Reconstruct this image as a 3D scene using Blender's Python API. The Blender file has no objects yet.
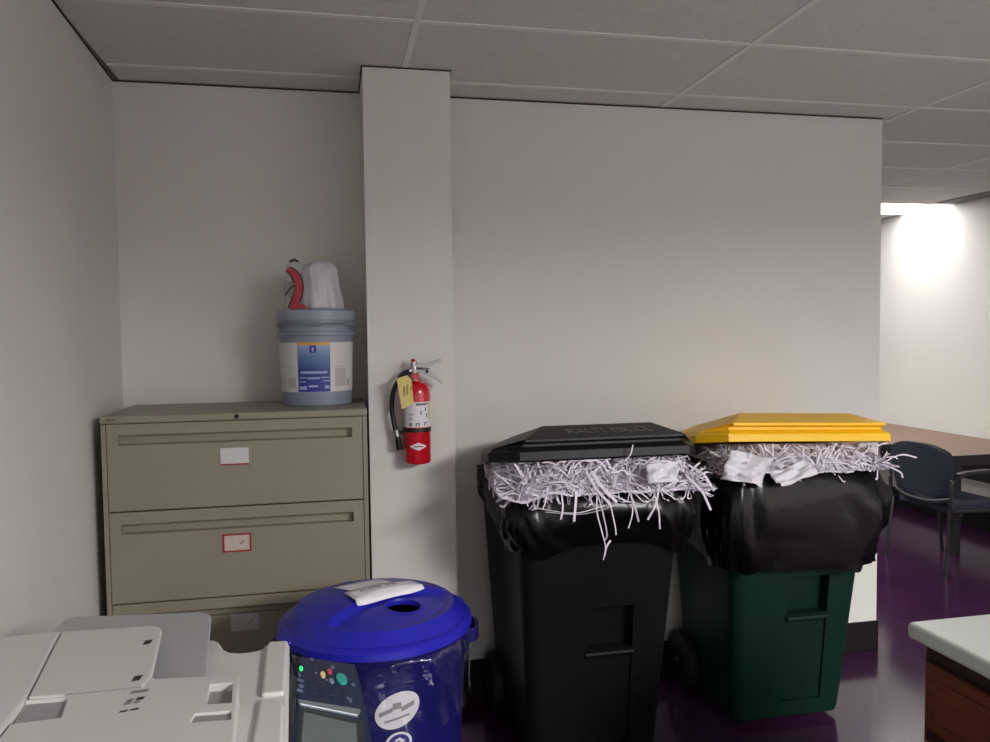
import bpy, bmesh, math, random
from math import sin, cos, pi, radians
from mathutils import Vector, Matrix, noise

random.seed(7)
SC = bpy.context.scene
COL = SC.collection

# ------------------------------------------------------------------ materials
def lin(c):
    return tuple((v/12.92 if v <= 0.04045 else ((v+0.055)/1.055)**2.4) for v in [x/255. for x in c])

def mat(name, rgb, rough=0.5, metal=0.0, var=0.0, vscale=8.0, bump=0.0, bscale=60.0, spec=0.5, emit=0.0, coat=0.0):
    m = bpy.data.materials.new(name); m.use_nodes = True
    nt = m.node_tree; b = nt.nodes['Principled BSDF']
    c = lin(rgb)
    b.inputs['Base Color'].default_value = (*c, 1)
    b.inputs['Roughness'].default_value = rough
    b.inputs['Metallic'].default_value = metal
    b.inputs['Specular IOR Level'].default_value = spec
    b.inputs['Coat Weight'].default_value = coat
    tc = nt.nodes.new('ShaderNodeTexCoord')
    if var > 0:
        n = nt.nodes.new('ShaderNodeTexNoise'); n.inputs['Scale'].default_value = vscale
        n.inputs['Detail'].default_value = 4
        nt.links.new(tc.outputs['Object'], n.inputs['Vector'])
        r = nt.nodes.new('ShaderNodeValToRGB')
        r.color_ramp.elements[0].position = .3; r.color_ramp.elements[1].position = .7
        r.color_ramp.elements[0].color = (*[v*(1-var) for v in c], 1)
        r.color_ramp.elements[1].color = (*[min(1, v*(1+var)) for v in c], 1)
        nt.links.new(n.outputs['Fac'], r.inputs['Fac'])
        nt.links.new(r.outputs['Color'], b.inputs['Base Color'])
    if bump > 0:
        n2 = nt.nodes.new('ShaderNodeTexNoise'); n2.inputs['Scale'].default_value = bscale
        n2.inputs['Detail'].default_value = 3
        nt.links.new(tc.outputs['Object'], n2.inputs['Vector'])
        bp = nt.nodes.new('ShaderNodeBump'); bp.inputs['Strength'].default_value = bump
        bp.inputs['Distance'].default_value = 0.01
        nt.links.new(n2.outputs['Fac'], bp.inputs['Height'])
        nt.links.new(bp.outputs['Normal'], b.inputs['Normal'])
    if emit > 0:
        b.inputs['Emission Color'].default_value = (*c, 1)
        b.inputs['Emission Strength'].default_value = emit
    return m

M = {}
M['wall'] = mat('wall_paint', (216, 215, 210), .75, var=.015, vscale=2, bump=.08, bscale=180)
M['wall_cool'] = M['wall']
M['tile'] = mat('ceiling_tile', (204, 204, 200), .95, var=.04, vscale=25, bump=.35, bscale=150)
M['tbar'] = mat('ceiling_bar', (222, 219, 215), .6)
M['shadow_line'] = mat('painted_shadow_line', (40, 38, 38), .8)
M['floor'] = mat('floor_purple', (60, 31, 60), .14, var=.12, vscale=3, bump=.03, bscale=9, spec=.9)
M['base'] = mat('baseboard_vinyl', (26, 24, 25), 0.6, spec=0.15)
M['edge_grey'] = mat('edge_strip_grey', (112, 111, 110), .8)
M['beige'] = mat('putty_metal', (138, 133, 115), .42, var=.03, vscale=6, bump=.03, bscale=300)
M['beige_dark'] = mat('putty_recess', (100, 96, 82), .5)
M['chrome'] = mat('chrome', (190, 190, 190), .22, 1)
M['dark_metal'] = mat('dark_metal', (40, 38, 36), .4, .8)
M['paper'] = mat('white_paper', (228, 226, 230), .8, var=.03, vscale=30)
M['paper_card'] = mat('card', (200, 198, 200), .8)
M['paper_pink'] = mat('card_old', (190, 176, 168), .8, var=.06, vscale=40)
M['paper_grey'] = mat('card_grey', (170, 170, 168), .7)
M['red_line'] = mat('red_ink', (150, 45, 45), .7)
M['shred'] = mat('shredded_paper', (216, 209, 220), .75, var=.07, vscale=45)
M['sheet'] = mat('crumpled_sheet', (212, 210, 216), .75, bump=.2, bscale=30)
M['blk_plastic'] = mat('black_plastic', (13, 13, 15), 0.5, var=.08, vscale=10, bump=.06, bscale=250, spec=0.15)
M['blk_lid'] = mat('black_lid', (22, 22, 24), 0.42, bump=.05, bscale=250, spec=0.22)
M['text_grey'] = mat('raised_text', (92, 92, 94), .5)
M['yellow'] = mat('yellow_plastic', (240, 188, 16), .42, var=.03, vscale=10, bump=.04, bscale=200)
M['green'] = mat('green_plastic', (6, 36, 26), 0.5, var=.1, vscale=8, bump=.05, bscale=250, spec=0.15)
M['bag'] = mat('black_bag', (7, 7, 8), 00.27, bump=.38, bscale=10, spec=0.28)
M['rubber'] = mat('rubber', (12, 12, 12), .7)
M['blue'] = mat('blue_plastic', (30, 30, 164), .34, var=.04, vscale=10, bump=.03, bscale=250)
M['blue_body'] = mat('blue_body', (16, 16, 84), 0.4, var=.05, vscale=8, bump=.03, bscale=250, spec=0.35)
M['sticker'] = mat('sticker_white', (205, 203, 208), .5)
M['sticker_ink'] = mat('sticker_ink', (130, 130, 132), .6)
M['sticker_blue'] = mat('sticker_blue', (46, 46, 110), .5)
M['copier'] = mat('copier_white', (200, 199, 196), .45, var=.012, vscale=5, bump=.04, bscale=400)
M['copier_light'] = mat('copier_offwhite', (204, 204, 200), .45, bump=.04, bscale=400)
M['copier_grey'] = mat('copier_grey', (168, 170, 172), .4, bump=.05, bscale=400)
M['copier_pad'] = mat('copier_pad', (150, 148, 151), .6)
M['copier_slot'] = mat('copier_slot', (140, 140, 140), .6)
M['ink'] = mat('black_ink', (30, 30, 32), .6)
M['ink_soft'] = mat('grey_ink', (120, 120, 122), .6)
M['panel'] = mat('panel_navy', (28, 40, 68), 0.4, spec=0.25)
M['panel_bar'] = mat('panel_bar', (130, 136, 142), .35, .3)
M['bezel'] = mat('screen_bezel', (20, 28, 30), .3)
M['screen'] = mat('screen_grey', (92, 104, 102), .25)
M['led'] = mat('led_green', (30, 230, 100), .4, emit=1.2)
M['btn_yellow'] = mat('button_yellow', (232, 206, 130), .4)
M['btn_red'] = mat('button_red', (200, 60, 80), .4)
M['btn_teal'] = mat('button_teal', (30, 165, 145), .4)
M['btn_grey'] = mat('button_grey', (130, 140, 165), .4)
M['mark'] = mat('panel_mark', (92, 102, 135), .5)
M['ext_red'] = mat('extinguisher_red', (196, 16, 34), .25, coat=.4)
M['tag'] = mat('yellow_tag', (214, 196, 122), .7, var=.06, vscale=60)
M['tag_ink'] = mat('tag_ink', (150, 128, 70), .7)
M['steel'] = mat('brushed_steel', (168, 166, 168), .32, .9)
M['hose'] = mat('hose_black', (24, 24, 26), .45)
M['label_white'] = mat('label_white', (226, 220, 228), .5)
M['label_yellow'] = mat('label_yellow', (206, 204, 140), .5)
M['bucket'] = mat('bucket_grey', (128, 136, 152), .4, var=.02)
M['bucket_lid'] = mat('bucket_lid', (140, 148, 164), .38)
M['bk_label'] = mat('bucket_label', (205, 203, 202), .5, var=.02)
M['bk_orange'] = mat('label_orange', (214, 160, 72), .5)
M['bk_navy'] = mat('label_navy', (34, 40, 120), .5)
M['bk_light'] = mat('label_lightblue', (150, 162, 205), .5)
M['bk_print'] = mat('label_grey_print', (176, 172, 174), .5)
M['chair'] = mat('chair_navy', (24, 30, 46), .75, var=.1, vscale=120, bump=.2, bscale=300)
M['chair_frame'] = mat('chair_frame', (28, 28, 30), .35, bump=.02)
M['table'] = mat('table_laminate', (132, 104, 88), .45, var=.05, vscale=12)
M['table_edge'] = mat('table_edge', (20, 18, 18), .5)
M['counter'] = mat('counter_laminate', (186, 192, 186), .35, var=.02, vscale=30)
M['wood'] = None
M['wood_dark'] = mat('wood_rail', (44, 22, 14), .5, var=.15, vscale=20)
M['brass'] = mat('brass', (180, 140, 70), .3, .9)
M['bag_red'] = mat('print_red', (168, 34, 52), .5)
M['bag_black'] = mat('print_black', (26, 24, 26), .5)
M['bag_green'] = mat('print_green', (112, 122, 106), .6)

def wood_mat():
    m = mat('oak_brown', (96, 50, 27), .38)
    nt = m.node_tree; b = nt.nodes['Principled BSDF']
    tc = nt.nodes.new('ShaderNodeTexCoord'); mp = nt.nodes.new('ShaderNodeMapping')
    mp.inputs['Scale'].default_value = (20, 2, 30)
    nz = nt.nodes.new('ShaderNodeTexNoise'); nz.inputs['Scale'].default_value = 2; nz.inputs['Detail'].default_value = 6
    r = nt.nodes.new('ShaderNodeValToRGB')
    r.color_ramp.elements[0].position = .3; r.color_ramp.elements[1].position = .75
    r.color_ramp.elements[0].color = (*lin((78, 38, 20)), 1); r.color_ramp.elements[1].color = (*lin((112, 60, 33)), 1)
    nt.links.new(tc.outputs['Object'], mp.inputs['Vector']); nt.links.new(mp.outputs['Vector'], nz.inputs['Vector'])
    nt.links.new(nz.outputs['Fac'], r.inputs['Fac']); nt.links.new(r.outputs['Color'], b.inputs['Base Color'])
    return m
M['wood'] = wood_mat()

def clear_mat(name, tint, amount, rough=.12):
    m = bpy.data.materials.new(name); m.use_nodes = True
    nt = m.node_tree; nt.nodes.clear()
    o = nt.nodes.new('ShaderNodeOutputMaterial'); mx = nt.nodes.new('ShaderNodeMixShader')
    t = nt.nodes.new('ShaderNodeBsdfTransparent'); p = nt.nodes.new('ShaderNodeBsdfPrincipled')
    p.inputs['Base Color'].default_value = (*lin(tint), 1); p.inputs['Roughness'].default_value = rough
    tc = nt.nodes.new('ShaderNodeTexCoord'); n = nt.nodes.new('ShaderNodeTexNoise'); n.inputs['Scale'].default_value = 30
    b = nt.nodes.new('ShaderNodeBump'); b.inputs['Strength'].default_value = .5; b.inputs['Distance'].default_value = .01
    nt.links.new(tc.outputs['Object'], n.inputs['Vector']); nt.links.new(n.outputs['Fac'], b.inputs['Height'])
    nt.links.new(b.outputs['Normal'], p.inputs['Normal'])
    mx.inputs[0].default_value = amount
    nt.links.new(t.outputs[0], mx.inputs[1]); nt.links.new(p.outputs[0], mx.inputs[2]); nt.links.new(mx.outputs[0], o.inputs[0])
    return m
def film_mat(name, amount, rough=.1):
    m = bpy.data.materials.new(name); m.use_nodes = True
    nt = m.node_tree; nt.nodes.clear()
    o = nt.nodes.new('ShaderNodeOutputMaterial'); mx = nt.nodes.new('ShaderNodeMixShader')
    t = nt.nodes.new('ShaderNodeBsdfTransparent'); g = nt.nodes.new('ShaderNodeBsdfGlossy'); g.inputs['Roughness'].default_value = rough
    tc = nt.nodes.new('ShaderNodeTexCoord'); n = nt.nodes.new('ShaderNodeTexNoise'); n.inputs['Scale'].default_value = 22
    b = nt.nodes.new('ShaderNodeBump'); b.inputs['Strength'].default_value = .6; b.inputs['Distance'].default_value = .01
    lw = nt.nodes.new('ShaderNodeLayerWeight'); lw.inputs['Blend'].default_value = .35
    mu = nt.nodes.new('ShaderNodeMath'); mu.operation = 'MULTIPLY'; mu.inputs[1].default_value = amount
    nt.links.new(tc.outputs['Object'], n.inputs['Vector']); nt.links.new(n.outputs['Fac'], b.inputs['Height'])
    nt.links.new(b.outputs['Normal'], g.inputs['Normal']); nt.links.new(lw.outputs['Facing'], mu.inputs[0]); nt.links.new(mu.outputs[0], mx.inputs[0])
    nt.links.new(t.outputs[0], mx.inputs[1]); nt.links.new(g.outputs[0], mx.inputs[2]); nt.links.new(mx.outputs[0], o.inputs[0])
    return m
M['clear'] = film_mat('clear_plastic', .55)
M['bag_white'] = clear_mat('white_film', (214, 212, 220), .82, .4)
M['bag_clear'] = clear_mat('clear_film', (190, 190, 188), .28, .3)

def blue_print():
    m = mat('label_blue_print', (60, 90, 150), .5)
    nt = m.node_tree; b = nt.nodes['Principled BSDF']
    tc = nt.nodes.new('ShaderNodeTexCoord'); sp = nt.nodes.new('ShaderNodeSeparateXYZ')
    r = nt.nodes.new('ShaderNodeValToRGB')
    e = r.color_ramp.elements
    e[0].position = 0.0; e[0].color = (*lin((40, 44, 140)), 1)
    e[1].position = 1.0; e[1].color = (*lin((150, 166, 200)), 1)
    x = e.new(.45); x.color = (*lin((44, 66, 130)), 1)
    x = e.new(.75); x.color = (*lin((86, 118, 164)), 1)
    nt.links.new(tc.outputs['Generated'], sp.inputs[0]); nt.links.new(sp.outputs['Z'], r.inputs['Fac'])
    nt.links.new(r.outputs['Color'], b.inputs['Base Color'])
    return m
M['bk_blue'] = blue_print()

# ------------------------------------------------------------------ helpers
ROOTLOC = {}
def link(o): COL.objects.link(o); return o

def setp(o, label=None, cat=None, group=None, kind=None):
    if label: o['label'] = label
    if cat: o['category'] = cat
    if group: o['group'] = group
    if kind: o['kind'] = kind
    return o

def thing(name, label, cat, loc, group=None):
    o = bpy.data.objects.new(name, None); o.location = loc; o.empty_display_size = .1
    link(o); setp(o, label, cat, group); ROOTLOC[o.name] = Vector(loc)
    return o

def fix(bm):
    bmesh.ops.recalc_face_normals(bm, faces=bm.faces)
    if all(len(e.link_faces) == 2 for e in bm.edges) and bm.calc_volume(signed=True) < 0:
        bmesh.ops.reverse_faces(bm, faces=bm.faces)

def obj(name, bm, m, parent=None, smooth=False, bevel=0, seg=2, sub=0, solid=0, auto=None):
    me = bpy.data.meshes.new(name)
    fix(bm)
    bm.to_mesh(me); bm.free()
    o = bpy.data.objects.new(name, me); link(o)
    for mm in (m if isinstance(m, (list, tuple)) else [m]):
        me.materials.append(mm)
    if parent is not None:
        o.parent = parent
        if parent.type == 'EMPTY':
            o.matrix_parent_inverse = Matrix.Translation(-parent.location)
    if smooth:
        for p in me.polygons: p.use_smooth = True
        if auto is None: auto = 40
    if solid:
        md = o.modifiers.new('s', 'SOLIDIFY'); md.thickness = solid; md.offset = 0
    if bevel:
        md = o.modifiers.new('b', 'BEVEL'); md.width = bevel; md.segments = seg; md.limit_method = 'ANGLE'; md.angle_limit = radians(35)
    if sub:
        md = o.modifiers.new('u', 'SUBSURF'); md.levels = sub; md.render_levels = sub
    if smooth and not sub:
        for e in bm_sharp(me, auto): e.use_edge_sharp = True
    return o

def bm_sharp(me, ang):
    out = []
    ef = {}
    for p in me.polygons:
        for k in p.edge_keys: ef.setdefault(k, []).append(p.index)
    a = radians(ang)
    for e in me.edges:
        f = ef.get(tuple(sorted(e.vertices)), [])
        if len(f) == 2 and me.polygons[f[0]].normal.angle(me.polygons[f[1]].normal, 0) > a: out.append(e)
    return out

def BM(): return bmesh.new()

def box(bm, lo, hi, mi=0):
    x0, y0, z0 = lo; x1, y1, z1 = hi
    v = [bm.verts.new(p) for p in [(x0,y0,z0),(x1,y0,z0),(x1,y1,z0),(x0,y1,z0),(x0,y0,z1),(x1,y0,z1),(x1,y1,z1),(x0,y1,z1)]]
    for f in [(0,3,2,1),(4,5,6,7),(0,1,5,4),(1,2,6,5),(2,3,7,6),(3,0,4,7)]:
        bm.faces.new([v[i] for i in f]).material_index = mi
    return v

def prism(bm, pts, z0, z1, mi=0):
    """pts: plan outline; z0/z1 numbers or functions of (x,y)"""
    f0 = z0 if callable(z0) else (lambda x, y: z0)
    f1 = z1 if callable(z1) else (lambda x, y: z1)
    a = [bm.verts.new((x, y, f0(x, y))) for x, y in pts]
    b = [bm.verts.new((x, y, f1(x, y))) for x, y in pts]
    n = len(pts)
    bm.faces.new(list(reversed(a))).material_index = mi
    bm.faces.new(b).material_index = mi
    for i in range(n):
        bm.faces.new([a[i], a[(i+1) % n], b[(i+1) % n], b[i]]).material_index = mi

def loft(bm, rings, cap0=True, cap1=True, mi=0, closed=True):
    vs = [[bm.verts.new(p) for p in r] for r in rings]
    n = len(rings[0])
    for i in range(len(vs)-1):
        for j in range(n if closed else n-1):
            bm.faces.new([vs[i][j], vs[i][(j+1) % n], vs[i+1][(j+1) % n], vs[i+1][j]]).material_index = mi
    if cap0: bm.faces.new(list(reversed(vs[0]))).material_index = mi
    if cap1: bm.faces.new(vs[-1]).material_index = mi
    return vs

def circ(cx, cy, z, r, n=32):
    return [(cx+r*cos(2*pi*i/n), cy+r*sin(2*pi*i/n), z) for i in range(n)]

def lathe(bm, cx, cy, prof, n=48, cap0=True, cap1=True):
    return loft(bm, [circ(cx, cy, z, r, n) for r, z in prof], cap0, cap1)

def tube(bm, pts, r, n=10, caps=True):
    pts = [Vector(p) for p in pts]
    rings = []
    up = Vector((0, 0, 1))
    for i, p in enumerate(pts):
        d = (pts[min(i+1, len(pts)-1)] - pts[max(i-1, 0)]).normalized()
        ref = up if abs(d.dot(up)) < .95 else Vector((1, 0, 0))
        if i == 0: s = d.cross(ref).normalized()
        else:
            s = (s - d*s.dot(d))
            s = s.normalized() if s.length > 1e-5 else d.cross(ref).normalized()
        t = d.cross(s)
        rr = r[i] if isinstance(r, (list, tuple)) else r
        rings.append([p + s*rr*cos(2*pi*k/n) + t*rr*sin(2*pi*k/n) for k in range(n)])
    loft(bm, rings, caps, caps)

def spline(pts, k=6):
    pts = [Vector(p) for p in pts]
    P = [pts[0]*2-pts[1]] + pts + [pts[-1]*2-pts[-2]]
    out = []
    for i in range(1, len(P)-2):
        for j in range(k):
            t = j/k
            a, b, c, d = P[i-1], P[i], P[i+1], P[i+2]
            out.append(.5*((2*b)+(c-a)*t+(2*a-5*b+4*c-d)*t*t+(3*b-a-3*c+d)*t**3))
    out.append(pts[-1]); return out

def cut(o, bm):
    """boolean-subtract bm (consumed) from o and keep the result as plain mesh"""
    me = bpy.data.meshes.new('c'); fix(bm); bm.to_mesh(me); bm.free()
    c = bpy.data.objects.new('c', me); link(c)
    md = o.modifiers.new('x', 'BOOLEAN'); md.operation = 'DIFFERENCE'; md.object = c; md.solver = 'EXACT'; md.use_self = True
    if len(o.modifiers) > 1: o.modifiers.move(len(o.modifiers)-1, 0)
    others = [(m, m.show_viewport) for m in o.modifiers if m != md]
    for m, _ in others: m.show_viewport = False
    dg = bpy.context.evaluated_depsgraph_get()
    new = bpy.data.meshes.new_from_object(o.evaluated_get(dg))
    for m, s in others: m.show_viewport = s
    o.modifiers.remove(md)
    old = o.data; o.data = new; bpy.data.meshes.remove(old)
    bpy.data.objects.remove(c); bpy.data.meshes.remove(me)

def rrect(x0, y0, x1, y1, r, n=5):
    out = []
    for cx, cy, a in ((x1-r, y1-r, 0), (x0+r, y1-r, 90), (x0+r, y0+r, 180), (x1-r, y0+r, 270)):
        for i in range(n+1):
            t = radians(a+90*i/n); out.append((cx+r*cos(t), cy+r*sin(t)))
    return out

def text(name, s, size, mtx, m, parent, ext=.0012):
    cu = bpy.data.curves.new('t', 'FONT'); cu.body = s; cu.size = size; cu.extrude = ext
    cu.align_x = 'CENTER'; cu.align_y = 'CENTER'
    t = bpy.data.objects.new('t', cu); link(t)
    dg = bpy.context.evaluated_depsgraph_get(); dg.update()
    me = bpy.data.meshes.new_from_object(t.evaluated_get(dg)); me.transform(mtx)
    bpy.data.objects.remove(t); bpy.data.curves.remove(cu)
    o = bpy.data.objects.new(name, me); link(o); me.materials.clear(); me.materials.append(m)
    o.parent = parent
    if parent.type == 'EMPTY': o.matrix_parent_inverse = Matrix.Translation(-parent.location)
    return o

def patch(bm, cx, cy, rf, a0, a1, z0, z1, off, n=14, mi=0, shape=None, th=.0008):
    """curved patch standing on a round body of radius rf(z); angles in degrees, -90 faces the camera"""
    m = 6
    rows = []
    for j in range(m+1):
        z = z0+(z1-z0)*j/m
        row = []
        for i in range(n+1):
            a = radians(a0+(a1-a0)*i/n); r = rf(z)+off
            row.append((cx+r*cos(a), cy+r*sin(a), z))
        rows.append(row)
    loft(bm, rows, False, False, mi, closed=False)

def oval_patch(bm, cx, cy, rf, ac, da, zc, dz, off, n=32, rot=0):
    c = bm.verts.new((cx+(rf(zc)+off)*cos(radians(ac)), cy+(rf(zc)+off)*sin(radians(ac)), zc))
    prev = None; rings = []
    for k in (.5, 1):
        ring = []
        for i in range(n):
            t = 2*pi*i/n
            u, v = k*cos(t), k*sin(t)
            uu = u*da; vv = v*dz + u*rot
            a = radians(ac+uu); z = zc+vv; r = rf(z)+off
            ring.append(bm.verts.new((cx+r*cos(a), cy+r*sin(a), z)))
        rings.append(ring)
    for i in range(n):
        bm.faces.new([c, rings[0][i], rings[0][(i+1) % n]])
        bm.faces.new([rings[0][i], rings[1][i], rings[1][(i+1) % n], rings[0][(i+1) % n]])

# ------------------------------------------------------------------ setting
H = 2.674; YW = 3.449; XL = -.834; XE = 2.685; XR = 5.125; YB = 8.6; YR = -6.4
PX0, PX1, PY = .132, .473, 3.109
def struct(name, bm, m, **k):
    o = obj(name, bm, m, **k); o['kind'] = 'structure'; return o

b = BM(); box(b, (XL-.1, YR-.1, -.1), (XR+.1, YB+.1, 0)); struct('floor', b, M['floor'])
b = BM(); prism(b, [(-.954, YR-.1), (-.797, YR-.1), (-.797, 1.95), (-.853, 3.5), (-.954, 3.5)], 0, H+.08); struct('wall_left', b, M['wall'])
b = BM(); box(b, (XL-.12, YW+.13, 0), (XL, YB+.1, H+.08)); struct('wall_store', b, M['wall'])
b = BM(); box(b, (XR, YR-.1, 0), (XR+.1, YB+.1, H+.08)); struct('wall_right', b, M['wall'])
b = BM(); box(b, (XL, YB, 0), (XR, YB+.1, H+.08)); struct('wall_far', b, M['wall'])
b = BM(); box(b, (XL, YR-.1, 0), (XR, YR, H+.08)); struct('wall_rear', b, M['wall'])
b = BM(); box(b, (XL-.1, YW, 0), (XE, YW+.13, H)); struct('wall_back', b, M['wall'])
b = BM(); box(b, (PX0, PY, 0), (PX1, YW, H)); struct('wall_pillar', b, M['wall'])
# baseboards
BH = .15
b = BM(); box(b, (PX1, YW-.008, 0), (XE+.006, YW, BH)); box(b, (XE, YW-.008, 0), (XE+.008, YW+.138, BH)); struct('baseboard_back', b, M['base'], bevel=.002)
b = BM(); box(b, (PX0, PY-.008, 0), (PX1+.008, PY, BH)); box(b, (PX1, PY-.008, 0), (PX1+.008, YW-.008, BH)); struct('baseboard_pillar', b, M['base'], bevel=.002)
b = BM(); box(b, (XR-.008, YR, 0), (XR, YB, BH)); struct('baseboard_right', b, M['base'], bevel=.002)
b = BM(); prism(b, [(-.797, YR), (-.789, YR), (-.789, 1.95), (-.843, YW), (-.851, YW), (-.797, 1.95)], 0, BH); struct('baseboard_left', b, M['base'], bevel=.002)

# ceiling: tiles and the exposed bars between them
GX0, GY0 = .296, 2.648
TX, TY = 3.956, 5.698          # far ceiling light sits in this opening
N1 = (2.736-1.22*1, -.40)      # ceiling lights behind the camera are area lamps
b = BM()
zt = H+.0035
xs = [XL] + [GX0+1.22*k for k in range(0, 4)] + [XR]
ys = [YR] + [GY0+.61*k for k in range(-14, 10)] + [YB]
for i in range(len(xs)-1):
    for j in range(len(ys)-1):
        if i == 4 and abs(ys[j]-TY) < .02: continue
        box(b, (xs[i]+.008, ys[j]+.008, zt), (xs[i+1]-.008, ys[j+1]-.008, zt+.015), 0)
bw = .012
for x in xs[1:-1]: box(b, (x-bw, YR, H), (x+bw, YB, H+.006), 1)
for y in ys[1:-1]:
    for i in range(len(xs)-1):
        box(b, (xs[i]+bw, y-bw, H), (xs[i+1]-bw, y+bw, H+.006), 1)
box(b, (XL-.1, YR-.1, H+.09), (XR+.1, YB+.1, H+.12), 0)
struct('ceiling', b, [M['tile'], M['tbar']])
# dark strips along wall tops and pillar, painted in as the shadow line
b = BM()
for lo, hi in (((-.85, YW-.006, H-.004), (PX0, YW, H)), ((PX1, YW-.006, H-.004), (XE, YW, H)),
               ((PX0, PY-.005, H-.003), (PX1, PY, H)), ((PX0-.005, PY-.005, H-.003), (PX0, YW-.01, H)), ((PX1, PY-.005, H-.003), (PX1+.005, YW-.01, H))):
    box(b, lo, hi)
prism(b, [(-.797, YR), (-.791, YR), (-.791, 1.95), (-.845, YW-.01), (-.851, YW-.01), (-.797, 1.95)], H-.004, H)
struct('shadow_strip', b, M['shadow_line'])
b = BM(); box(b, (XR-.20, YR, H-.004), (XR, TY-.03, H)); struct('trim_2', b, M['edge_grey'], bevel=.002)  # thin darker grey strip flat on the ceiling along the right wall

# far ceiling light
tl = thing('ceiling_light', 'lit recessed ceiling light against the far right wall', 'ceiling light', (TX+.57, TY+.305, H))
b = BM()
x0, x1, y0, y1 = TX+.012, XR-.004, TY+.012, TY+.598
box(b, (x0, y0, H-.004), (x0+.02, y1, H+.07)); box(b, (x1-.003, y0, H), (x1, y1, H+.07))
box(b, (x0+.02, y0, H-.004), (x1-.02, y0+.02, H+.07)); box(b, (x0+.02, y1-.02, H-.004), (x1-.003, y1, H+.07))
box(b, (x0, y0, H+.07), (x1, y1, H+.08))
obj('frame', b, M['tbar'], tl)
M['diffuser'] = mat('diffuser', (255, 254, 252), .5, emit=12)
b = BM(); box(b, (x0+.02, y0+.02, H+.002), (x1-.003, y1-.02, H+.008)); obj('diffuser', b, M['diffuser'], tl)

# ------------------------------------------------------------------ file cabinet
CX0, CX1, CF, CB, CT = -.793, .115, 2.90, 3.37, 1.365
fc = thing('file_cabinet', 'putty beige lateral file cabinet in the corner beside the pillar', 'file cabinet', ((CX0+CX1)/2, 3.13, 0))
b = BM()
box(b, (CX0, CF+.012, .0), (CX0+.018, CB, CT-.028)); box(b, (CX1-.018, CF+.012, .0), (CX1, CB, CT-.028))
box(b, (CX0+.018, CB-.01, 0), (CX1-.018, CB, CT-.028)); box(b, (CX0+.018, CF+.03, 0), (CX1-.018, CB-.01, .05))
box(b, (CX0, CF, 0), (CX0+.016, CF+.012, CT-.028)); box(b, (CX1-.016, CF, 0), (CX1, CF+.012, CT-.028))
box(b, (CX0+.018, CF+.06, .06), (CX1-.018, CF+.07, CT-.05))
obj('body', b, M['beige'], fc, bevel=.002)
b = BM(); box(b, (CX0-.001, CF-.004, CT-.026), (CX1+.001, CB, CT)); o = obj('top', b, M['beige'], fc, bevel=.004)
b = BM(); tube(b, [(-.342, CF-.009, 1.352), (-.342, CF-.003, 1.352)], .008, 14); obj('lock', b, M['dark_metal'], fc)
b = BM(); box(b, (-.775, CF-.0055, 1.350), (-.742, CF-.004, 1.357)); obj('name_plate', b, M['beige_dark'], fc)
DX0, DX1 = CX0+.018, CX1-.018
def drawer(z0, z1, hz, label, setback=0):
    b = BM(); y = CF-.002+setback
    box(b, (DX0, y, z0), (DX1, y+(.038 if not setback else .026), z1))
    o = obj('drawer', b, M['beige'], fc, bevel=.0025)
    if hz:
        c = BM(); box(c, (DX0+.038, y-.01, hz-.034), (DX1-.038, y+(.032 if not setback else .018), hz)); cut(o, c)
    cx, cz, w, h, mm, red = label
    b = BM(); box(b, (cx-w/2, y-.002, cz-h/2), (cx+w/2, y, cz+h/2)); lc = obj('label_card', b, mm, o)
    if red == 2:
        b = BM(); t = .006
        for lo, hi in (((cx-w/2-t, cz-h/2-t), (cx+w/2+t, cz-h/2)), ((cx-w/2-t, cz+h/2), (cx+w/2+t, cz+h/2+t)), ((cx-w/2-t, cz-h/2), (cx-w/2, cz+h/2)), ((cx+w/2, cz-h/2), (cx+w/2+t, cz+h/2))):
            box(b, (lo[0], y-.003, lo[1]), (hi[0], y, hi[1]))
        obj('card_frame', b, M['red_line'], o)
    elif red == 1:
        b = BM(); box(b, (cx-w/2, y-.003, cz-h/2-.005), (cx+w/2, y, cz-h/2)); obj('card_frame', b, M['red_line'], o)
    if red != 1:
        b = BM(); tube(b, [(cx+w*.12, y-.0025, cz-.006), (cx+w*.28, y-.0025, cz+.006)], .0022, 6); obj('pen_mark', b, M['ink_soft'], o)
    return o
drawer(1.032, 1.337, 1.297, (-.353, 1.212, .096, .056, M['paper_card'], 1))
drawer(.706, 1.027, .984, (-.353, .898, .086, .054, M['paper_pink'], 2))
b = BM(); box(b, (DX0, CF-.001, .662), (DX1, CF+.03, .701)); obj('rail', b, M['beige'], fc, bevel=.003)
drawer(.345, .652, .652+.012, (-.336, .600, .098, .062, M['paper_grey'], 0), .022)
drawer(.06, .338, .30, (-.336, .230, .098, .056, M['paper_grey'], 0), .022)

# ------------------------------------------------------------------ paint bucket
BX, BY, BZ = -.066, 3.185, CT
rf = lambda z: .134 + (z-BZ)*.012/.36
pb = thing('paint_bucket', 'grey five gallon paint bucket with a blue and white label on the cabinet', 'bucket', (BX, BY, BZ))
b = BM(); lathe(b, BX, BY, [(.129, BZ), (.133, BZ+.004), (rf(BZ+.27), BZ+.27), (rf(BZ+.27)+.008, BZ+.272), (rf(BZ+.27)+.008, BZ+.285), (rf(BZ+.29), BZ+.288), (rf(BZ+.305), BZ+.305), (rf(BZ+.305)+.008, BZ+.306), (rf(BZ+.305)+.008, BZ+.318), (rf(BZ+.33), BZ+.320), (rf(BZ+.33), BZ+.345)], 64)
obj('body', b, M['bucket'], pb, smooth=True)
b = BM(); lathe(b, BX, BY, [(.140, BZ+.330), (.152, BZ+.331), (.153, BZ+.350), (.151, BZ+.366), (.146, BZ+.370), (.138, BZ+.368), (.134, BZ+.358), (.05, BZ+.358)], 64)
obj('lid', b, M['bucket_lid'], pb, smooth=True)
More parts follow.
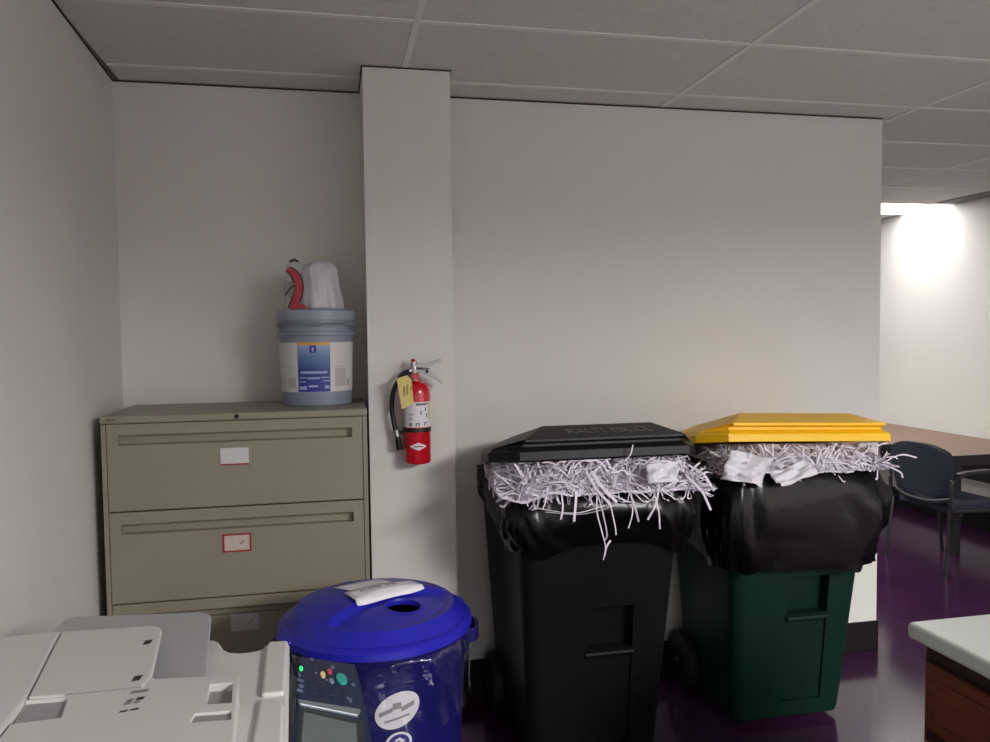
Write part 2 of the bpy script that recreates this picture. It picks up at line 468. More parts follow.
b = BM(); hp = spline([(BX-.158, BY, BZ+.296), (BX-.150, BY-.06, BZ+.302), (BX-.10, BY-.125, BZ+.315), (BX, BY-.162, BZ+.312), (BX+.10, BY-.125, BZ+.315), (BX+.150, BY-.06, BZ+.302), (BX+.158, BY, BZ+.296)], 6)
tube(b, hp, .0022, 8); obj('bail_handle', b, M['steel'], pb, smooth=True)
b = BM(); patch(b, BX, BY, rf, -186, 6, BZ+.055, BZ+.245, .0010, 40); lb = obj('label', b, M['bk_label'], pb, smooth=True)
def lp(name, a0, a1, z0, z1, m, off=.0020):
    b = BM(); patch(b, BX, BY, rf, a0, a1, BZ+z0, BZ+z1, off, 16); return obj(name, b, m, lb, smooth=True)
lp('blue_print', -119, -68, .056, .234, M['bk_blue'])
lp('orange_band', -119, -68, .234, .245, M['bk_orange'])
lp('emblem', -99.5, -89.5, .206, .233, M['bk_navy'], .0028)
lp('emblem', -96, -93, .211, .228, M['bk_light'], .0034)
for a0, a1, z0, z1 in ((-117, -104, .108, .112), (-103, -85, .105, .112), (-83, -69, .109, .113), (-117, -106, .093, .097), (-80, -69, .096, .100), (-102, -88, .074, .082), (-117, -105, .065, .078), (-77, -70, .068, .08), (-114, -73, .126, .135)):
    lp('white_print', a0, a1, z0, z1, M['bk_light'], .0028)
for a0, a1, z0, z1 in ((-142, -124, .150, .153), (-66, -40, .150, .153), (-60, -38, .075, .145), (-140, -124, .07, .11)):
    lp('grey_print', a0, a1, z0, z1, M['bk_print'], .0016)
lp('bar_code', -33, -29, .075, .10, M['ink_soft'], .0020)

# plastic bag on the bucket
pz = BZ+.371
bg = thing('plastic_bag', 'crumpled white plastic bag with red and black printing on top of the bucket', 'bag', (BX+.01, BY, pz))
b = BM()
rings = []
cx0, cy0 = BX+.018, BY-.005
for k, (rx, ry, z) in enumerate([(.080, .070, .000), (.086, .076, .012), (.079, .07, .045), (.075, .066, .085), (.071, .06, .125), (.066, .056, .158), (.056, .046, .178), (.034, .028, .187), (.010, .008, .188)]):
    r = []
    for i in range(56):
        a = 2*pi*i/56
        fold = 1 + .07*sin(7*a+1.3+z*6+2*noise.noise(Vector((cos(a), sin(a), z*9))))*min(1, z*12+.2) + .05*sin(13*a+z*30) + .14*noise.noise(Vector((cos(a)*2, sin(a)*2, z*14)))
        r.append((cx0+rx*fold*cos(a), cy0+ry*fold*sin(a), pz+z+(.006*sin(3*a+k) if k > 5 else 0)))
    rings.append(r)
loft(b, rings); obj('white_bag', b, M['bag_white'], bg, smooth=True, auto=80)
b = BM(); rings = []
cx0, cy0 = BX-.080, BY-.03
for k, (rx, ry, z) in enumerate([(.036, .032, .0), (.040, .034, .02), (.037, .03, .07), (.035, .028, .13), (.034, .026, .165), (.022, .016, .182), (.012, .006, .192)]):
    r = []
    for i in range(36):
        a = 2*pi*i/36
        fold = 1+.10*sin(5*a+z*9)+.07*sin(9*a+z*20)
        r.append((cx0+rx*fold*cos(a)+z*.03, cy0+ry*fold*sin(a), pz+z))
    rings.append(r)
loft(b, rings); obj('clear_bag', b, M['bag_clear'], bg, smooth=True, auto=80)
def band(pts, w, y, th=.003):
    """flat printed band along a curve in the x-z plane"""
    b = BM(); P = spline(pts, 6); rings = []
    for i, p in enumerate(P):
        d = (P[min(i+1, len(P)-1)]-P[max(i-1, 0)]).normalized()
        nrm = Vector((d.z, 0, -d.x)); u = i/(len(P)-1)
        ww = w*(.35+.65*sin(pi*min(1, max(0, .08+u*.84)))**.6)
        q = p+Vector((0, y, 0)); c1, c2 = q-nrm*ww/2, q+nrm*ww/2
        rings.append([c1+Vector((0, -th/2, 0)), c2+Vector((0, -th/2, 0)), c2+Vector((0, th/2, 0)), c1+Vector((0, th/2, 0))])
    loft(b, rings); return b
yb = BY-.066
cv = [(-.166, 0, pz+.158), (-.140, 0, pz+.135), (-.127, 0, pz+.095), (-.135, 0, pz+.045), (-.158, 0, pz+.002)]
obj('black_print', band(cv, .040, yb), M['bag_black'], bg)
obj('red_print', band([(x+.001, y, z) for x, y, z in cv], .027, yb-.003), M['bag_red'], bg)
obj('green_print', band([(-.168, 0, pz+.10), (-.150, 0, pz+.098), (-.156, 0, pz+.062), (-.164, 0, pz+.05)], .016, yb-.001), M['bag_green'], bg)
obj('black_print', band([(-.178, 0, pz+.055), (-.160, 0, pz+.08), (-.138, 0, pz+.095)], .006, yb-.005), M['bag_black'], bg)
obj('black_print', band([(-.160, 0, pz+.185), (-.145, 0, pz+.193), (-.126, 0, pz+.188)], .010, yb+.02), M['bag_black'], bg)
obj('red_print', band([(-.150, 0, pz+.008), (-.120, 0, pz+.014), (-.102, 0, pz+.006)], .018, yb-.008), M['bag_red'], bg)

# ------------------------------------------------------------------ fire extinguisher
EX, EY = .315, 3.046
fe = thing('fire_extinguisher', 'red fire extinguisher with a yellow inspection tag hung on the pillar', 'fire extinguisher', (EX, EY, 1.13))
er = lambda z: .0525
b = BM(); lathe(b, EX, EY, [(.044, 1.132), (.050, 1.135), (.0525, 1.142), (.0525, 1.405), (.051, 1.42), (.046, 1.434), (.036, 1.444), (.022, 1.449), (.017, 1.451), (.017, 1.462)], 48)
cyl = obj('cylinder', b, M['ext_red'], fe, smooth=True, auto=50)
b = BM(); patch(b, EX, EY, er, -175, -5, 1.277, 1.375, .0008, 30); lab = obj('label', b, M['label_white'], cyl, smooth=True)
def ep(name, a0, a1, z0, z1, m, off=.0014):
    b = BM(); patch(b, EX, EY, er, a0, a1, z0, z1, off, 6); return obj(name, b, m, lab, smooth=True)
ep('yellow_strip', -42, -27, 1.302, 1.374, M['label_yellow'])
for a0, a1, z0, z1, m in ((-100, -55, 1.362, 1.371, 'ink_soft'), (-52, -44, 1.364, 1.372, 'ink'), (-82, -76, 1.325, 1.342, 'ink_soft'), (-62, -55, 1.340, 1.354, 'ink_soft'), (-57, -50, 1.315, 1.330, 'ink_soft'),
                         (-130, -118, 1.281, 1.296, 'ink_soft'), (-102, -98, 1.281, 1.294, 'ink'), (-98, -90, 1.291, 1.294, 'ink'), (-90, -86, 1.281, 1.294, 'ink'), (-65, -61, 1.283, 1.297, 'ink'), (-61, -52, 1.293, 1.297, 'ink'),
                         (-135, -112, 1.305, 1.308, 'ink_soft'), (-135, -115, 1.312, 1.315, 'ink_soft'), (-130, -110, 1.325, 1.329, 'ink_soft')):
    ep('print', a0, a1, z0, z1, M[m])
b = BM(); zc = 1.203
c = []
for t, (da, dz) in enumerate(((-38, 0), (0, -.0155), (38, 0), (0, .0155))):
    c.append((da, dz))
rows = []
for i in range(13):
    u = -1+2*i/12; hgt = .0155*(1-abs(u))
    a = radians(-92+38*u); r = .0525+.0012
    rows.append([(EX+r*cos(a), EY+r*sin(a), zc-hgt-.0002), (EX+r*cos(a), EY+r*sin(a), zc+hgt+.0002)])
loft(b, rows, False, False, closed=False); obj('diamond_mark', b, M['label_white'], cyl, smooth=True)
rows = []; b = BM()
for i in range(9):
    u = -1+2*i/8; a = radians(-92+20*u); r = .0525+.0018
    rows.append([(EX+r*cos(a), EY+r*sin(a), zc-.002), (EX+r*cos(a), EY+r*sin(a), zc+.002)])
loft(b, rows, False, False, closed=False); obj('diamond_print', b, M['red_line'], cyl)
b = BM(); lathe(b, EX, EY, [(.0525, 1.258), (.0545, 1.258), (.0545, 1.274), (.0525, 1.274)], 40, False, False)
box(b, (EX-.02, EY+.05, 1.24), (EX+.02, PY, 1.29)); obj('strap', b, M['hose'], fe)
b = BM(); box(b, (EX-.022, PY-.006, 1.40), (EX+.022, PY+.003, 1.50)); box(b, (EX-.008, EY+.012, 1.468), (EX+.008, PY-.004, 1.478)); obj('wall_hook', b, M['steel'], fe, bevel=.001)
b = BM(); tube(b, [(EX-.004, EY, 1.455), (EX-.008, EY, 1.50), (EX-.010, EY, 1.528)], [.017, .016, .014], 16); tube(b, [(EX-.010, EY, 1.50), (EX-.03, EY-.006, 1.492)], .010, 12)
obj('valve', b, M['steel'], fe, smooth=True)
b = BM(); tube(b, [(EX-.006, EY-.012, 1.474), (EX-.006, EY-.028, 1.474)], .014, 20); obj('gauge', b, M['ext_red'], fe, smooth=True)
b = BM(); tube(b, [(EX-.018, EY, 1.528), (EX-.004, EY, 1.534)], .010, 12); obj('valve_cap', b, M['ext_red'], fe, smooth=True)
b = BM(); P = spline([(EX-.012, EY-.004, 1.518), (EX+.03, EY-.008, 1.514), (EX+.095, EY-.014, 1.534)], 5)
rings = [[p+Vector((0, -.010, -.006)), p+Vector((0, .010, -.006)), p+Vector((0, .010, .006)), p+Vector((0, -.010, .006))] for p in P]
loft(b, rings); obj('lever', b, M['steel'], fe, bevel=.001)
b = BM(); P = spline([(EX-.012, EY-.004, 1.496), (EX+.03, EY-.008, 1.488), (EX+.075, EY-.012, 1.465), (EX+.1, EY-.014, 1.445)], 5)
rings = [[p+Vector((0, -.011, -.007)), p+Vector((0, .011, -.007)), p+Vector((0, .011, .006)), p+Vector((0, -.011, .006))] for p in P]
loft(b, rings); obj('handle', b, M['steel'], fe, bevel=.001)
b = BM(); tube(b, [(EX+.0, EY-.02, 1.503), (EX+.03, EY-.02, 1.500), (EX+.048, EY-.02, 1.502)], .0022, 8); tube(b, [(EX+.034, EY-.02, 1.492), (EX+.044, EY-.02, 1.490)], .006, 8); obj('pull_pin', b, M['dark_metal'], fe)
b = BM(); tube(b, spline([(EX-.025, EY-.004, 1.492), (EX-.055, EY, 1.478), (EX-.088, EY+.01, 1.42), (EX-.096, EY+.015, 1.35), (EX-.088, EY+.015, 1.28), (EX-.072, EY+.01, 1.215)], 6), .0095, 12); hs = obj('hose', b, M['hose'], fe, smooth=True)
b = BM(); tube(b, [(EX-.074, EY+.01, 1.225), (EX-.068, EY+.008, 1.185)], [.011, .014], 12); obj('nozzle', b, M['rubber'], hs, smooth=True)
b = BM(); tube(b, [(EX-.083, EY+.013, 1.262), (EX-.077, EY+.012, 1.238)], .0125, 12); obj('hose_clip', b, M['steel'], hs, smooth=True)
b = BM(); box(b, (EX-.08, EY+.02, 1.243), (EX-.04, EY+.028, 1.257)); obj('hose_bracket', b, M['hose'], hs)
b = BM()
tg = [(EX-.082, 1.468), (EX-.046, 1.480), (EX-.026, 1.466), (EX-.018, 1.370), (EX-.064, 1.350)]
rings = [[(x, EY-.066+dy+(1.47-z)*.05, z) for x, z in tg] for dy in (0, .0012)]
loft(b, rings); tgo = obj('inspection_tag', b, M['tag'], fe)
b = BM()
for x, z, l in ((EX-.054, 1.42, .036), (EX-.042, 1.425, .04), (EX-.028, 1.43, .014)):
    box(b, (x-.003, EY-.0675+(1.47-z)*.05, z-l/2), (x+.003, EY-.0655+(1.47-z)*.05, z+l/2))
obj('tag_print', b, M['tag_ink'], tgo)
b = BM(); tube(b, [(EX-.04, EY-.064, 1.474), (EX-.028, EY-.04, 1.49), (EX-.014, EY-.012, 1.492)], .001, 6); obj('tag_tie', b, M['hose'], fe)

# ------------------------------------------------------------------ wheeled carts
def rr(cx, cy, hx, hy, r, z, n=6):
    return [(x, y, z) for x, y in rrect(cx-hx, cy-hy, cx+hx, cy+hy, r, n)]

def make_cart(name, label, cx, yf, body_m, lid_m, lid_half, nose_half, z_front, roll, words=None, dxr=.04, rim=1.06, dep=.80):
    yb_ = yf+dep
    cy = (yf+yb_)/2+.01; hy = dep/2-.025
    t = thing(name, label, 'bin', (cx, cy, 0))
    b = BM()
    loft(b, [rr(cx, cy+.03, .245, hy-.085, .05, .03), rr(cx, cy+.03, .250, hy-.08, .05, .06), rr(cx, cy+.012, .285, hy-.035, .055, .62), rr(cx, cy, .305, hy, .06, rim-.08), rr(cx, cy, .325, hy+.02, .06, rim-.07), rr(cx, cy, .325, hy+.02, .06, rim),
             rr(cx, cy, .285, hy-.02, .05, rim), rr(cx, cy+.012, .240, hy-.10, .05, .62), rr(cx, cy+.03, .20, hy-.16, .05, .09)], True, True)
    body = obj('body', b, body_m, t, smooth=True, auto=35)
    rx0, rx1 = cx+dxr-.09, cx+dxr+.09
    yfr = cy-hy+.03
    fr = lambda z: cy-hy+.110-(z-.06)*.1125
    for za, zb, dp in ((.478, .640, .052), (.10, .448, .010)):
        c = BM(); loft(c, [[(rx0, fr(z)-.1, z), (rx1, fr(z)-.1, z), (rx1, fr(z)+dp, z), (rx0, fr(z)+dp, z)] for z in (za, zb)]); cut(body, c)
    b = BM(); tube(b, [(rx0-.004, fr(.462)-.004, .462), (rx1+.004, fr(.462)-.004, .462)], .012, 14); obj('lift_bar', b, body_m, t, smooth=True)
    for s in (-1, 1):
        b = BM(); x = cx+s*.265
        tube(b, [(x-.03, yb_-.11, .125), (x+.03, yb_-.11, .125)], [.125, .125], 28); w = obj('wheel', b, M['rubber'], t, bevel=.01)
        b = BM(); tube(b, [(x-.034, yb_-.11, .125), (x+.034, yb_-.11, .125)], .05, 18); obj('hub', b, body_m, w)
    b = BM(); tube(b, [(cx-.30, yb_-.11, .125), (cx+.30, yb_-.11, .125)], .011, 10); obj('axle', b, M['steel'], t)
    b = BM(); tube(b, [(cx-.24, yb_-.005, rim+.005), (cx+.24, yb_-.005, rim+.005)], .014, 12); obj('hinge_bar', b, body_m, t, smooth=True)
    # lid, hinged at the back and propped up at the front by the paper
    n, w, bk = nose_half, lid_half, .30
    tilt = math.atan2(z_front-(rim+.02), dep)
    X = Matrix.Translation((cx, yf, z_front)) @ Matrix.Rotation(-tilt, 4, 'X') @ Matrix.Rotation(roll, 4, 'Y')
    def ring(dx, y0, z, zb=None, yb2=dep-.01):
        zb = z if zb is None else zb
        return [X @ Vector(p) for p in ((-n-dx, y0, z), (n+dx, y0, z), (w+dx, .13, z), (w+dx-.005, .30, z), (bk+dx, yb2, zb), (-bk-dx, yb2, zb), (-w-dx+.005, .30, z), (-w-dx, .13, z))]
    b = BM()
    loft(b, [ring(-.02, .015, .004), ring(0, 0, 0), ring(0, 0, .030), ring(-.014, .012, .042), ring(-.016, .03, .046)], True, False)
    def tr(p): return b.verts.new(X @ Vector(p))
    top = ring(-.016, .03, .046)
    # plateau with an overhanging front lip
    Z0 = .046; nl = n-.02
    base = [tr(p) for p in ((-n+.016, .03, Z0), (n-.016, .03, Z0), (w-.016, .13, Z0), (w-.021, .30, Z0), (bk-.016, dep-.01, Z0), (-bk+.016, dep-.01, Z0), (-w+.021, .30, Z0), (-w+.016, .13, Z0))]
    lipb = [tr((-nl, .03, .058)), tr((nl, .03, .058))]
    lipo = [tr((-nl, -.004, .062)), tr((nl, -.004, .062))]
    lipt = [tr((-nl, -.004, .073)), tr((nl, -.004, .073))]
    mid = [tr((-nl+.100, .125, .120)), tr((nl-.070, .125, .120))]
    bck = [tr((-nl+.12, dep-.10, .095)), tr((nl-.12, dep-.10, .095))]
    F = b.faces.new
    F([base[0], base[1], lipb[1], lipb[0]]); F([lipb[0], lipb[1], lipo[1], lipo[0]]); F([lipo[0], lipo[1], lipt[1], lipt[0]])
    F([lipt[0], lipt[1], mid[1], mid[0]]); F([mid[0], mid[1], bck[1], bck[0]]); F([bck[0], bck[1], base[4], base[5]])
    F([lipb[1], lipo[1], lipt[1]]); F([lipb[0], lipt[0], lipo[0]])
    F([base[1], base[2], lipb[1]]); F([lipb[1], base[2], lipt[1]]); F([lipt[1], base[2], mid[1]]); F([base[2], base[3], mid[1]]); F([base[3], base[4], bck[1], mid[1]])
    F([base[0], lipb[0], base[7]]); F([lipb[0], lipt[0], base[7]]); F([lipt[0], mid[0], base[7]]); F([base[7], mid[0], base[6]]); F([base[6], mid[0], bck[0], base[5]])
    bmesh.ops.remove_doubles(b, verts=b.verts, dist=.0004)
    lid = obj('lid', b, lid_m, t, bevel=.004)
    for s in (-.22, .22):
        b = BM(); box(b, (cx+s-.03, yb_-.03, rim-.01), (cx+s+.03, yb_+.014, rim+.03)); obj('hinge', b, lid_m, lid, bevel=.005)
    if words:
        sl = math.atan2(.120-.073, .129)
        for s, px, size in words:
            T = X @ Matrix.Translation((px, .054, .0735+.058*math.tan(sl))) @ Matrix.Rotation(sl, 4, 'X') @ Matrix.Diagonal((1, 1.25, 1, 1))
            text('raised_text', s, size, T, M['text_grey'], lid, .0016)
    return t, X

BXC, BYF = .925, 2.57
bc, bX = make_cart('wheeled_bin', 'black wheeled bin with a black lid beside the pillar', BXC, BYF, M['blk_plastic'], M['blk_lid'], .395, .312, 1.20, 0.0,
                   [('RALTI', -.055, .054), ('MK', .078, .054), ('CL', .160, .054)])
GXC, GYF = 1.822, 2.72
gc, gX = make_cart('wheeled_bin', 'green wheeled bin with a yellow lid at the wall end', GXC, GYF, M['green'], M['yellow'], .425, .352, 1.20, radians(2.0), None, .05, dep=.69)

def make_bag(name, label, cx, yf, hem, hx, seed, dep=.80, lift=None):
    cy = yf-.005+dep/2; hy = dep/2+.02
    n = 132
    prof = [(-.085, 1.035), (-.05, 1.062), (-.012, 1.082), (.012, 1.084), (.034, 1.07), (.052, 1.035), (.064, .985), (.068, .93), (.06, .88), (.048, .835), (.034, .79), (.02, .75)]
    k = (1.08-hem)/(1.08-.75)
    rings = []
    for j, (d, z) in enumerate(prof):
        zz = 1.08-(1.08-z)*k if z < 1.08 and j > 2 else z
        r = []
        for i in range(n):
            a = 2*pi*i/n
            ca, sa = cos(a), sin(a)
            e = .38
            ux = math.copysign(abs(ca)**e, ca); uy = math.copysign(abs(sa)**e, sa)
            amt = min(1., max(0, (j-2)/5.))
            s = noise.noise(Vector((ca*2.3+seed, sa*2.3, zz*5+ca*1.5)))*.030*amt
            s += noise.noise(Vector((ca*7+seed, sa*7, zz*13+sa*5)))*.014*amt
            s += .007*amt*sin(26*a+zz*60+6*noise.noise(Vector((ca*3, sa*3, seed))))
            dd = d+s
            low = j/(len(prof)-1.)
            dz = noise.noise(Vector((ca*2.5+seed*2, sa*2.5, 1.7)))*.05*low**2 + (lift(ca, sa)*low if lift else 0)
            dz += (.008+abs(noise.noise(Vector((ca*4+seed, sa*4, 9))))*.022)*(1 if j in (1, 2, 3, 4) else 0)
            back = max(0, sa)
            tap = 1-.15*(uy*.5+.5)
            r.append((cx+(hx-.06+dd)*ux*tap, cy+(hy-.045+dd*(1-.55*back))*uy*(1-.06*back), zz+dz))
        rings.append(r)
    b = BM(); loft(b, rings, False, False)
    o = obj(name, b, M['bag'], None, smooth=True, auto=180)
    setp(o, label, 'bag liner')
    return o
make_bag('bin_bag', 'black plastic liner folded over the rim of the black wheeled bin', BXC+.005, BYF, .865, .375, 3.1)
make_bag('bin_bag', 'black plastic liner folded over the rim of the green wheeled bin', GXC-.015, GYF, .70, .392, 11.7, .69)

def make_shred(name, label, cx, yf, hx, dep, count, seed, hang, lidz, spill=.5, lenmax=.24):
    """a bulging heap of paper strips between the bin rim and the lid"""
    rnd = random.Random(seed)
    cy = yf+dep/2; hy = dep/2
    Z0, Z1 = 1.045, 1.215
    E = .42
    def surf(a, t, off):
        """a: direction around the heap, t: 0 at the rim .. 1 at the top centre"""
        ca, sa = cos(a), sin(a)
        ux = math.copysign(abs(ca)**E, ca); uy = math.copysign(abs(sa)**E, sa)
        g = t*pi/2
        k = cos(g)**.9
        lump = 1+.05*noise.noise(Vector((ca*3+seed, sa*3, t*3)))
        x = cx+(hx*k*lump+off*cos(g))*ux; y = cy+(hy*k*lump+off*cos(g))*uy
        z = Z0+(Z1-Z0)*sin(g)+off*sin(g)
        x = cx+(x-cx)*(1-.22*max(0, (y-yf)/dep))
        return Vector((x, min(y, cy+hy), z))
    def clampz(p):
        zl = lidz(p.x, p.y)-.008-max(0, yf-p.y)*.8
        if p.z > zl: p.z = zl
        return p
    b = BM()
    rows = []
    for j in range(15):
        rows.append([clampz(surf(2*pi*i/96, j/14.2, -.012)) for i in range(96)])
    loft(b, rows, False, True)
    def ribbon(P, w, nrm0):
        tw = rnd.uniform(-.5, .5); t0 = rnd.gauss(0, .35)
        L = len(P); pv = None
        for i, p in enumerate(P):
            d = (P[min(i+1, L-1)]-P[max(i-1, 0)])
            if d.length < 1e-6: d = Vector((0, 0, -1))
            d.normalize()
            sv = d.cross(nrm0)
            if sv.length < 1e-4: sv = Vector((1, 0, 0))
            sv.normalize()
            sv = Matrix.Rotation(t0+tw*i/(L-1), 3, d) @ sv
            q = (b.verts.new(p-sv*w/2), b.verts.new(p+sv*w/2))
            if pv: b.faces.new([pv[0], pv[1], q[1], q[0]])
            pv = q
    for k in range(count):
        m = rnd.random()
        if m < .74: x0 = rnd.uniform(-1, 1); a = math.atan2(-1, x0*1.0)       # facing the room
        elif m < .90: a = pi+rnd.uniform(-.6, .8)
        else: a = rnd.uniform(-.8, .6)
        if m < .74:
            # spread evenly along the front edge
            c_ = abs(x0)**(1/E); sgn = math.copysign(1, x0); sn = (1-min(.999, abs(x0)**(2/E)))**.5
            a = math.atan2(-sn, sgn*c_)
        t = rnd.uniform(.0, .62)**1.0
        l = rnd.uniform(.07, lenmax); seg = 8
        ang = rnd.uniform(-pi, pi) if rnd.random() < .6 else rnd.gauss(-pi/2, .8)
        turn = rnd.gauss(0, .55)
        R_ = .5*(hx+hy)
        off = rnd.uniform(.0, .022); rise = rnd.uniform(-.004, .006) if rnd.random() < .8 else rnd.uniform(.004, .016)
        xx, tt = 0., t
        P = []
        p0 = surf(a, t, off); aa = a
        base = surf(a, t, 0); eps = .02
        du = (surf(a+eps, t, 0)-base).normalized(); dv = (surf(a, min(1, t+eps), 0)-base).normalized()
        nrm = du.cross(dv).normalized()
        if nrm.dot(base-Vector((cx, cy, 1.0))) < 0: nrm = -nrm
        d = (du*cos(ang)+dv*sin(ang)).normalized()
        p = p0.copy(); P = [clampz(p.copy())]
        bend = rnd.uniform(.0, .05); wild = rnd.random() < spill*.12
        for q in range(seg):
            d = Matrix.Rotation(turn*l/seg*3, 3, nrm) @ d
            out = p.y < yf-.03 or abs(p.x-cx) > hx+.01
            d = (d - nrm*bend + nrm*rise*8 + Vector((0, 0, -.22 if out else -.03))).normalized()
            p = p+d*l/seg
            # keep outside the body of the heap and inside a thin shell around it
            p.y = max(p.y, yf-.055); tp = (hx+.028)*(1-.22*max(0, (p.y-yf)/dep)); p.x = min(max(p.x, cx-tp), cx+tp)
            if p.z < 1.075 and p.y > yf-.03 and abs(p.x-cx) < hx-.01: p.z = 1.075+rnd.uniform(0, .006)
            lowest = 1.083+.02*noise.noise(Vector((p.x*9, seed, 1)))-(.035 if wild else 0)
            if p.z < lowest: p.z = lowest+rnd.uniform(0, .004)
            if p.y > yf+.01:
                fr = yf+.01
                if p.z < 1.10 and abs(p.x-cx) < hx-.03: p.y = fr-rnd.uniform(0, .02)
            P.append(clampz(p.copy()))
        ribbon(P, rnd.uniform(.0038, .0075), nrm)
    for pts, w in hang:
        ribbon(spline([Vector(q) for q in pts], 5), w, Vector((0, -1, .2)))
    o = obj(name, b, M['shred'], None)
    setp(o, label, 'shredded paper', kind='stuff')
    return o

lz_b = lambda x, y: 1.20-(.12/.80)*(y-BYF)
lz_g = lambda x, y: 1.20-(.12/.69)*(y-GYF)-(x-GXC)*math.tan(radians(2.0))
YH = BYF-.075
hang_b = [
  ([(.872, BYF-.05, 1.09), (.862, YH, 1.03), (.878, YH-.005, .96), (.892, YH, .905), (.884, YH, .862)], .005),
  ([(.874, BYF-.05, 1.085), (.884, YH, 1.02), (.896, YH-.005, .95), (.889, YH, .93)], .005),
  ([(.905, BYF-.05, 1.10), (.915, YH, 1.03), (.928, YH, .97), (.93, YH, .945)], .0045),
  ([(.91, YH, .928), (.895, YH, .905), (.888, YH, .875)], .006),
  ([(.795, BYF-.06, 1.10), (.787, YH, 1.06), (.781, YH, 1.0)], .0085),
  ([(.745, BYF-.05, 1.10), (.742, YH, 1.05), (.735, YH, 1.01)], .006),
  ([(.70, BYF-.04, 1.11), (.685, YH+.01, 1.07), (.672, YH, 1.05)], .006),
  ([(.985, BYF-.04, 1.10), (.998, YH, 1.04), (1.012, YH, .985)], .007),
  ([(1.0, BYF-.04, 1.08), (.99, YH, 1.02), (.975, YH, .965)], .004),
  ([(1.10, BYF-.05, 1.12), (1.072, YH-.01, 1.05), (1.045, YH, .99)], .0065),
  ([(1.075, BYF-.05, 1.09), (1.085, YH, 1.02), (1.09, YH, .955)], .005),
  ([(1.20, BYF-.05, 1.13), (1.245, YH, 1.08), (1.28, YH, 1.01)], .008),
  ([(1.23, BYF+.0, 1.16), (1.27, BYF-.04, 1.13), (1.31, BYF-.04, 1.07)], .008),
  ([(.86, BYF-.03, 1.16), (.885, YH+.01, 1.11), (.93, YH-.01, 1.06)], .011),
  ([(.84, BYF-.03, 1.16), (.87, YH+.02, 1.10), (.905, YH-.01, 1.055)], .009),
  ([(.98, BYF-.02, 1.185), (1.0, BYF-.03, 1.21), (1.01, BYF-.03, 1.245)], .005),
  ([(.66, BYF-.04, 1.045), (.78, YH-.004, 1.03), (.89, YH-.006, 1.05)], .003),
  ([(.69, BYF-.04, 1.03), (.80, YH-.004, 1.025), (.90, YH-.006, 1.04)], .003),
]
make_shred('shredded_paper', 'shredded white paper spilling over the front of the black bin', BXC, BYF+.0, .365, .78, 3600, 5, hang_b, lz_b)
GH = GYF-.06
hang_g = [
  ([(GXC+.33, GYF-.02, 1.12), (GXC+.375, GYF-.04, 1.138), (GXC+.43, GYF-.05, 1.125)], .006),
  ([(GXC+.30, GYF-.02, 1.10), (GXC+.345, GH, 1.075), (GXC+.36, GH, 1.05)], .006),
  ([(GXC-.36, GYF+.02, 1.10), (GXC-.30, GH, 1.085), (GXC-.25, GH, 1.09)], .006),
  ([(GXC+.31, GYF, 1.12), (GXC+.34, GYF-.03, 1.13), (GXC+.36, GYF-.03, 1.12)], .005),
]
make_shred('shredded_paper', 'shredded white paper heaped under the yellow lid of the green bin', GXC, GYF+.015, .355, .66, 2200, 9, hang_g, lz_g, .2, .17)

def crumple(name, label, c, u, v, seed, amp=.018, group=None):
    """a bent sheet spanned by u and v about c"""
    b = BM(); N = 12; vs = {}
    u, v = Vector(u), Vector(v); nn = u.cross(v).normalized()
    for i in range(N+1):
        for j in range(N+1):
            s, t = i/N-.5, j/N-.5
            p = Vector(c)+u*s+v*t
            w = noise.noise(Vector((s*3+seed, t*3, seed)))*amp*2 + abs(noise.noise(Vector((s*5, t*5+seed, 2))))*amp
            edge = 1+.10*noise.noise(Vector((seed, s*4, t*4)))
            vs[i, j] = b.verts.new(Vector(c)+(u*s+v*t)*edge+nn*w)
    for i in range(N):
        for j in range(N): b.faces.new([vs[i, j], vs[i+1, j], vs[i+1, j+1], vs[i, j+1]])
    o = obj(name, b, M['sheet'], None, smooth=True, auto=25, solid=.0006)
    setp(o, label, 'paper', group); return o
crumple('paper_sheet', 'large crumpled white sheet sticking up at the left of the green bin', (GXC-.300, GYF-.035, 1.115), (.160, -.02, -.035), (.055, .03, .105), 3.3, .018)
crumple('paper_sheet', 'slanting white sheet lying in front of the shreds in the green bin', (GXC-.115, GYF-.055, 1.088), (.155, .0, .045), (-.02, .05, .045), 8.1, .010)
crumple('paper_sheet', 'white sheet tucked under the lid among the shreds of the black bin', (1.10, BYF-.075, 1.150), (.115, .0, .004), (.008, .03, .062), 5.2, .010)

# ------------------------------------------------------------------ blue recycling barrel
RX, RY = .107, 2.31
rb = thing('recycling_barrel', 'round blue recycling barrel with a holed lid in front of the file cabinet', 'recycling bin', (RX, RY, 0))
rbf = lambda z: .225+(.268-.225)*z/.80
b = BM(); lathe(b, RX, RY, [(.215, .0), (.225, .01), (rbf(.70), .70), (rbf(.70)+.008, .705), (rbf(.76)+.006, .76), (.276, .765), (.276, .79), (.258, .79), (.21, .03)], 72)
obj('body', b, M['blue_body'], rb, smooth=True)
TH = 1.0
def lidtop(x, y):
    # front part sinks below a straight ridge, hole in the sunk part
    dx, dy = x-RX, y-RY
    r = math.hypot(dx, dy)
    if r > .282: return .80
    if r > .262: z = .812-.012*((r-.262)/.02)**2
    elif r > .232: z = .812+.030*(.262-r)/.03
    else: z = .842+.026*(1-(r/.232)**2)
    # signed distance in front of the curved ridge
    yr = 2.318+.66*(x-.132)-1.9*(x-.132)**2
    t = max(0., min(1., (yr-y)/.030)); u = max(0., min(1., (.226-r)/.028))
    z -= .016*t*t*(3-2*t)*u*u*(3-2*u)
    z += .004*math.exp(-((y-yr-.004)/.008)**2)*u*u
    return z
b = BM()
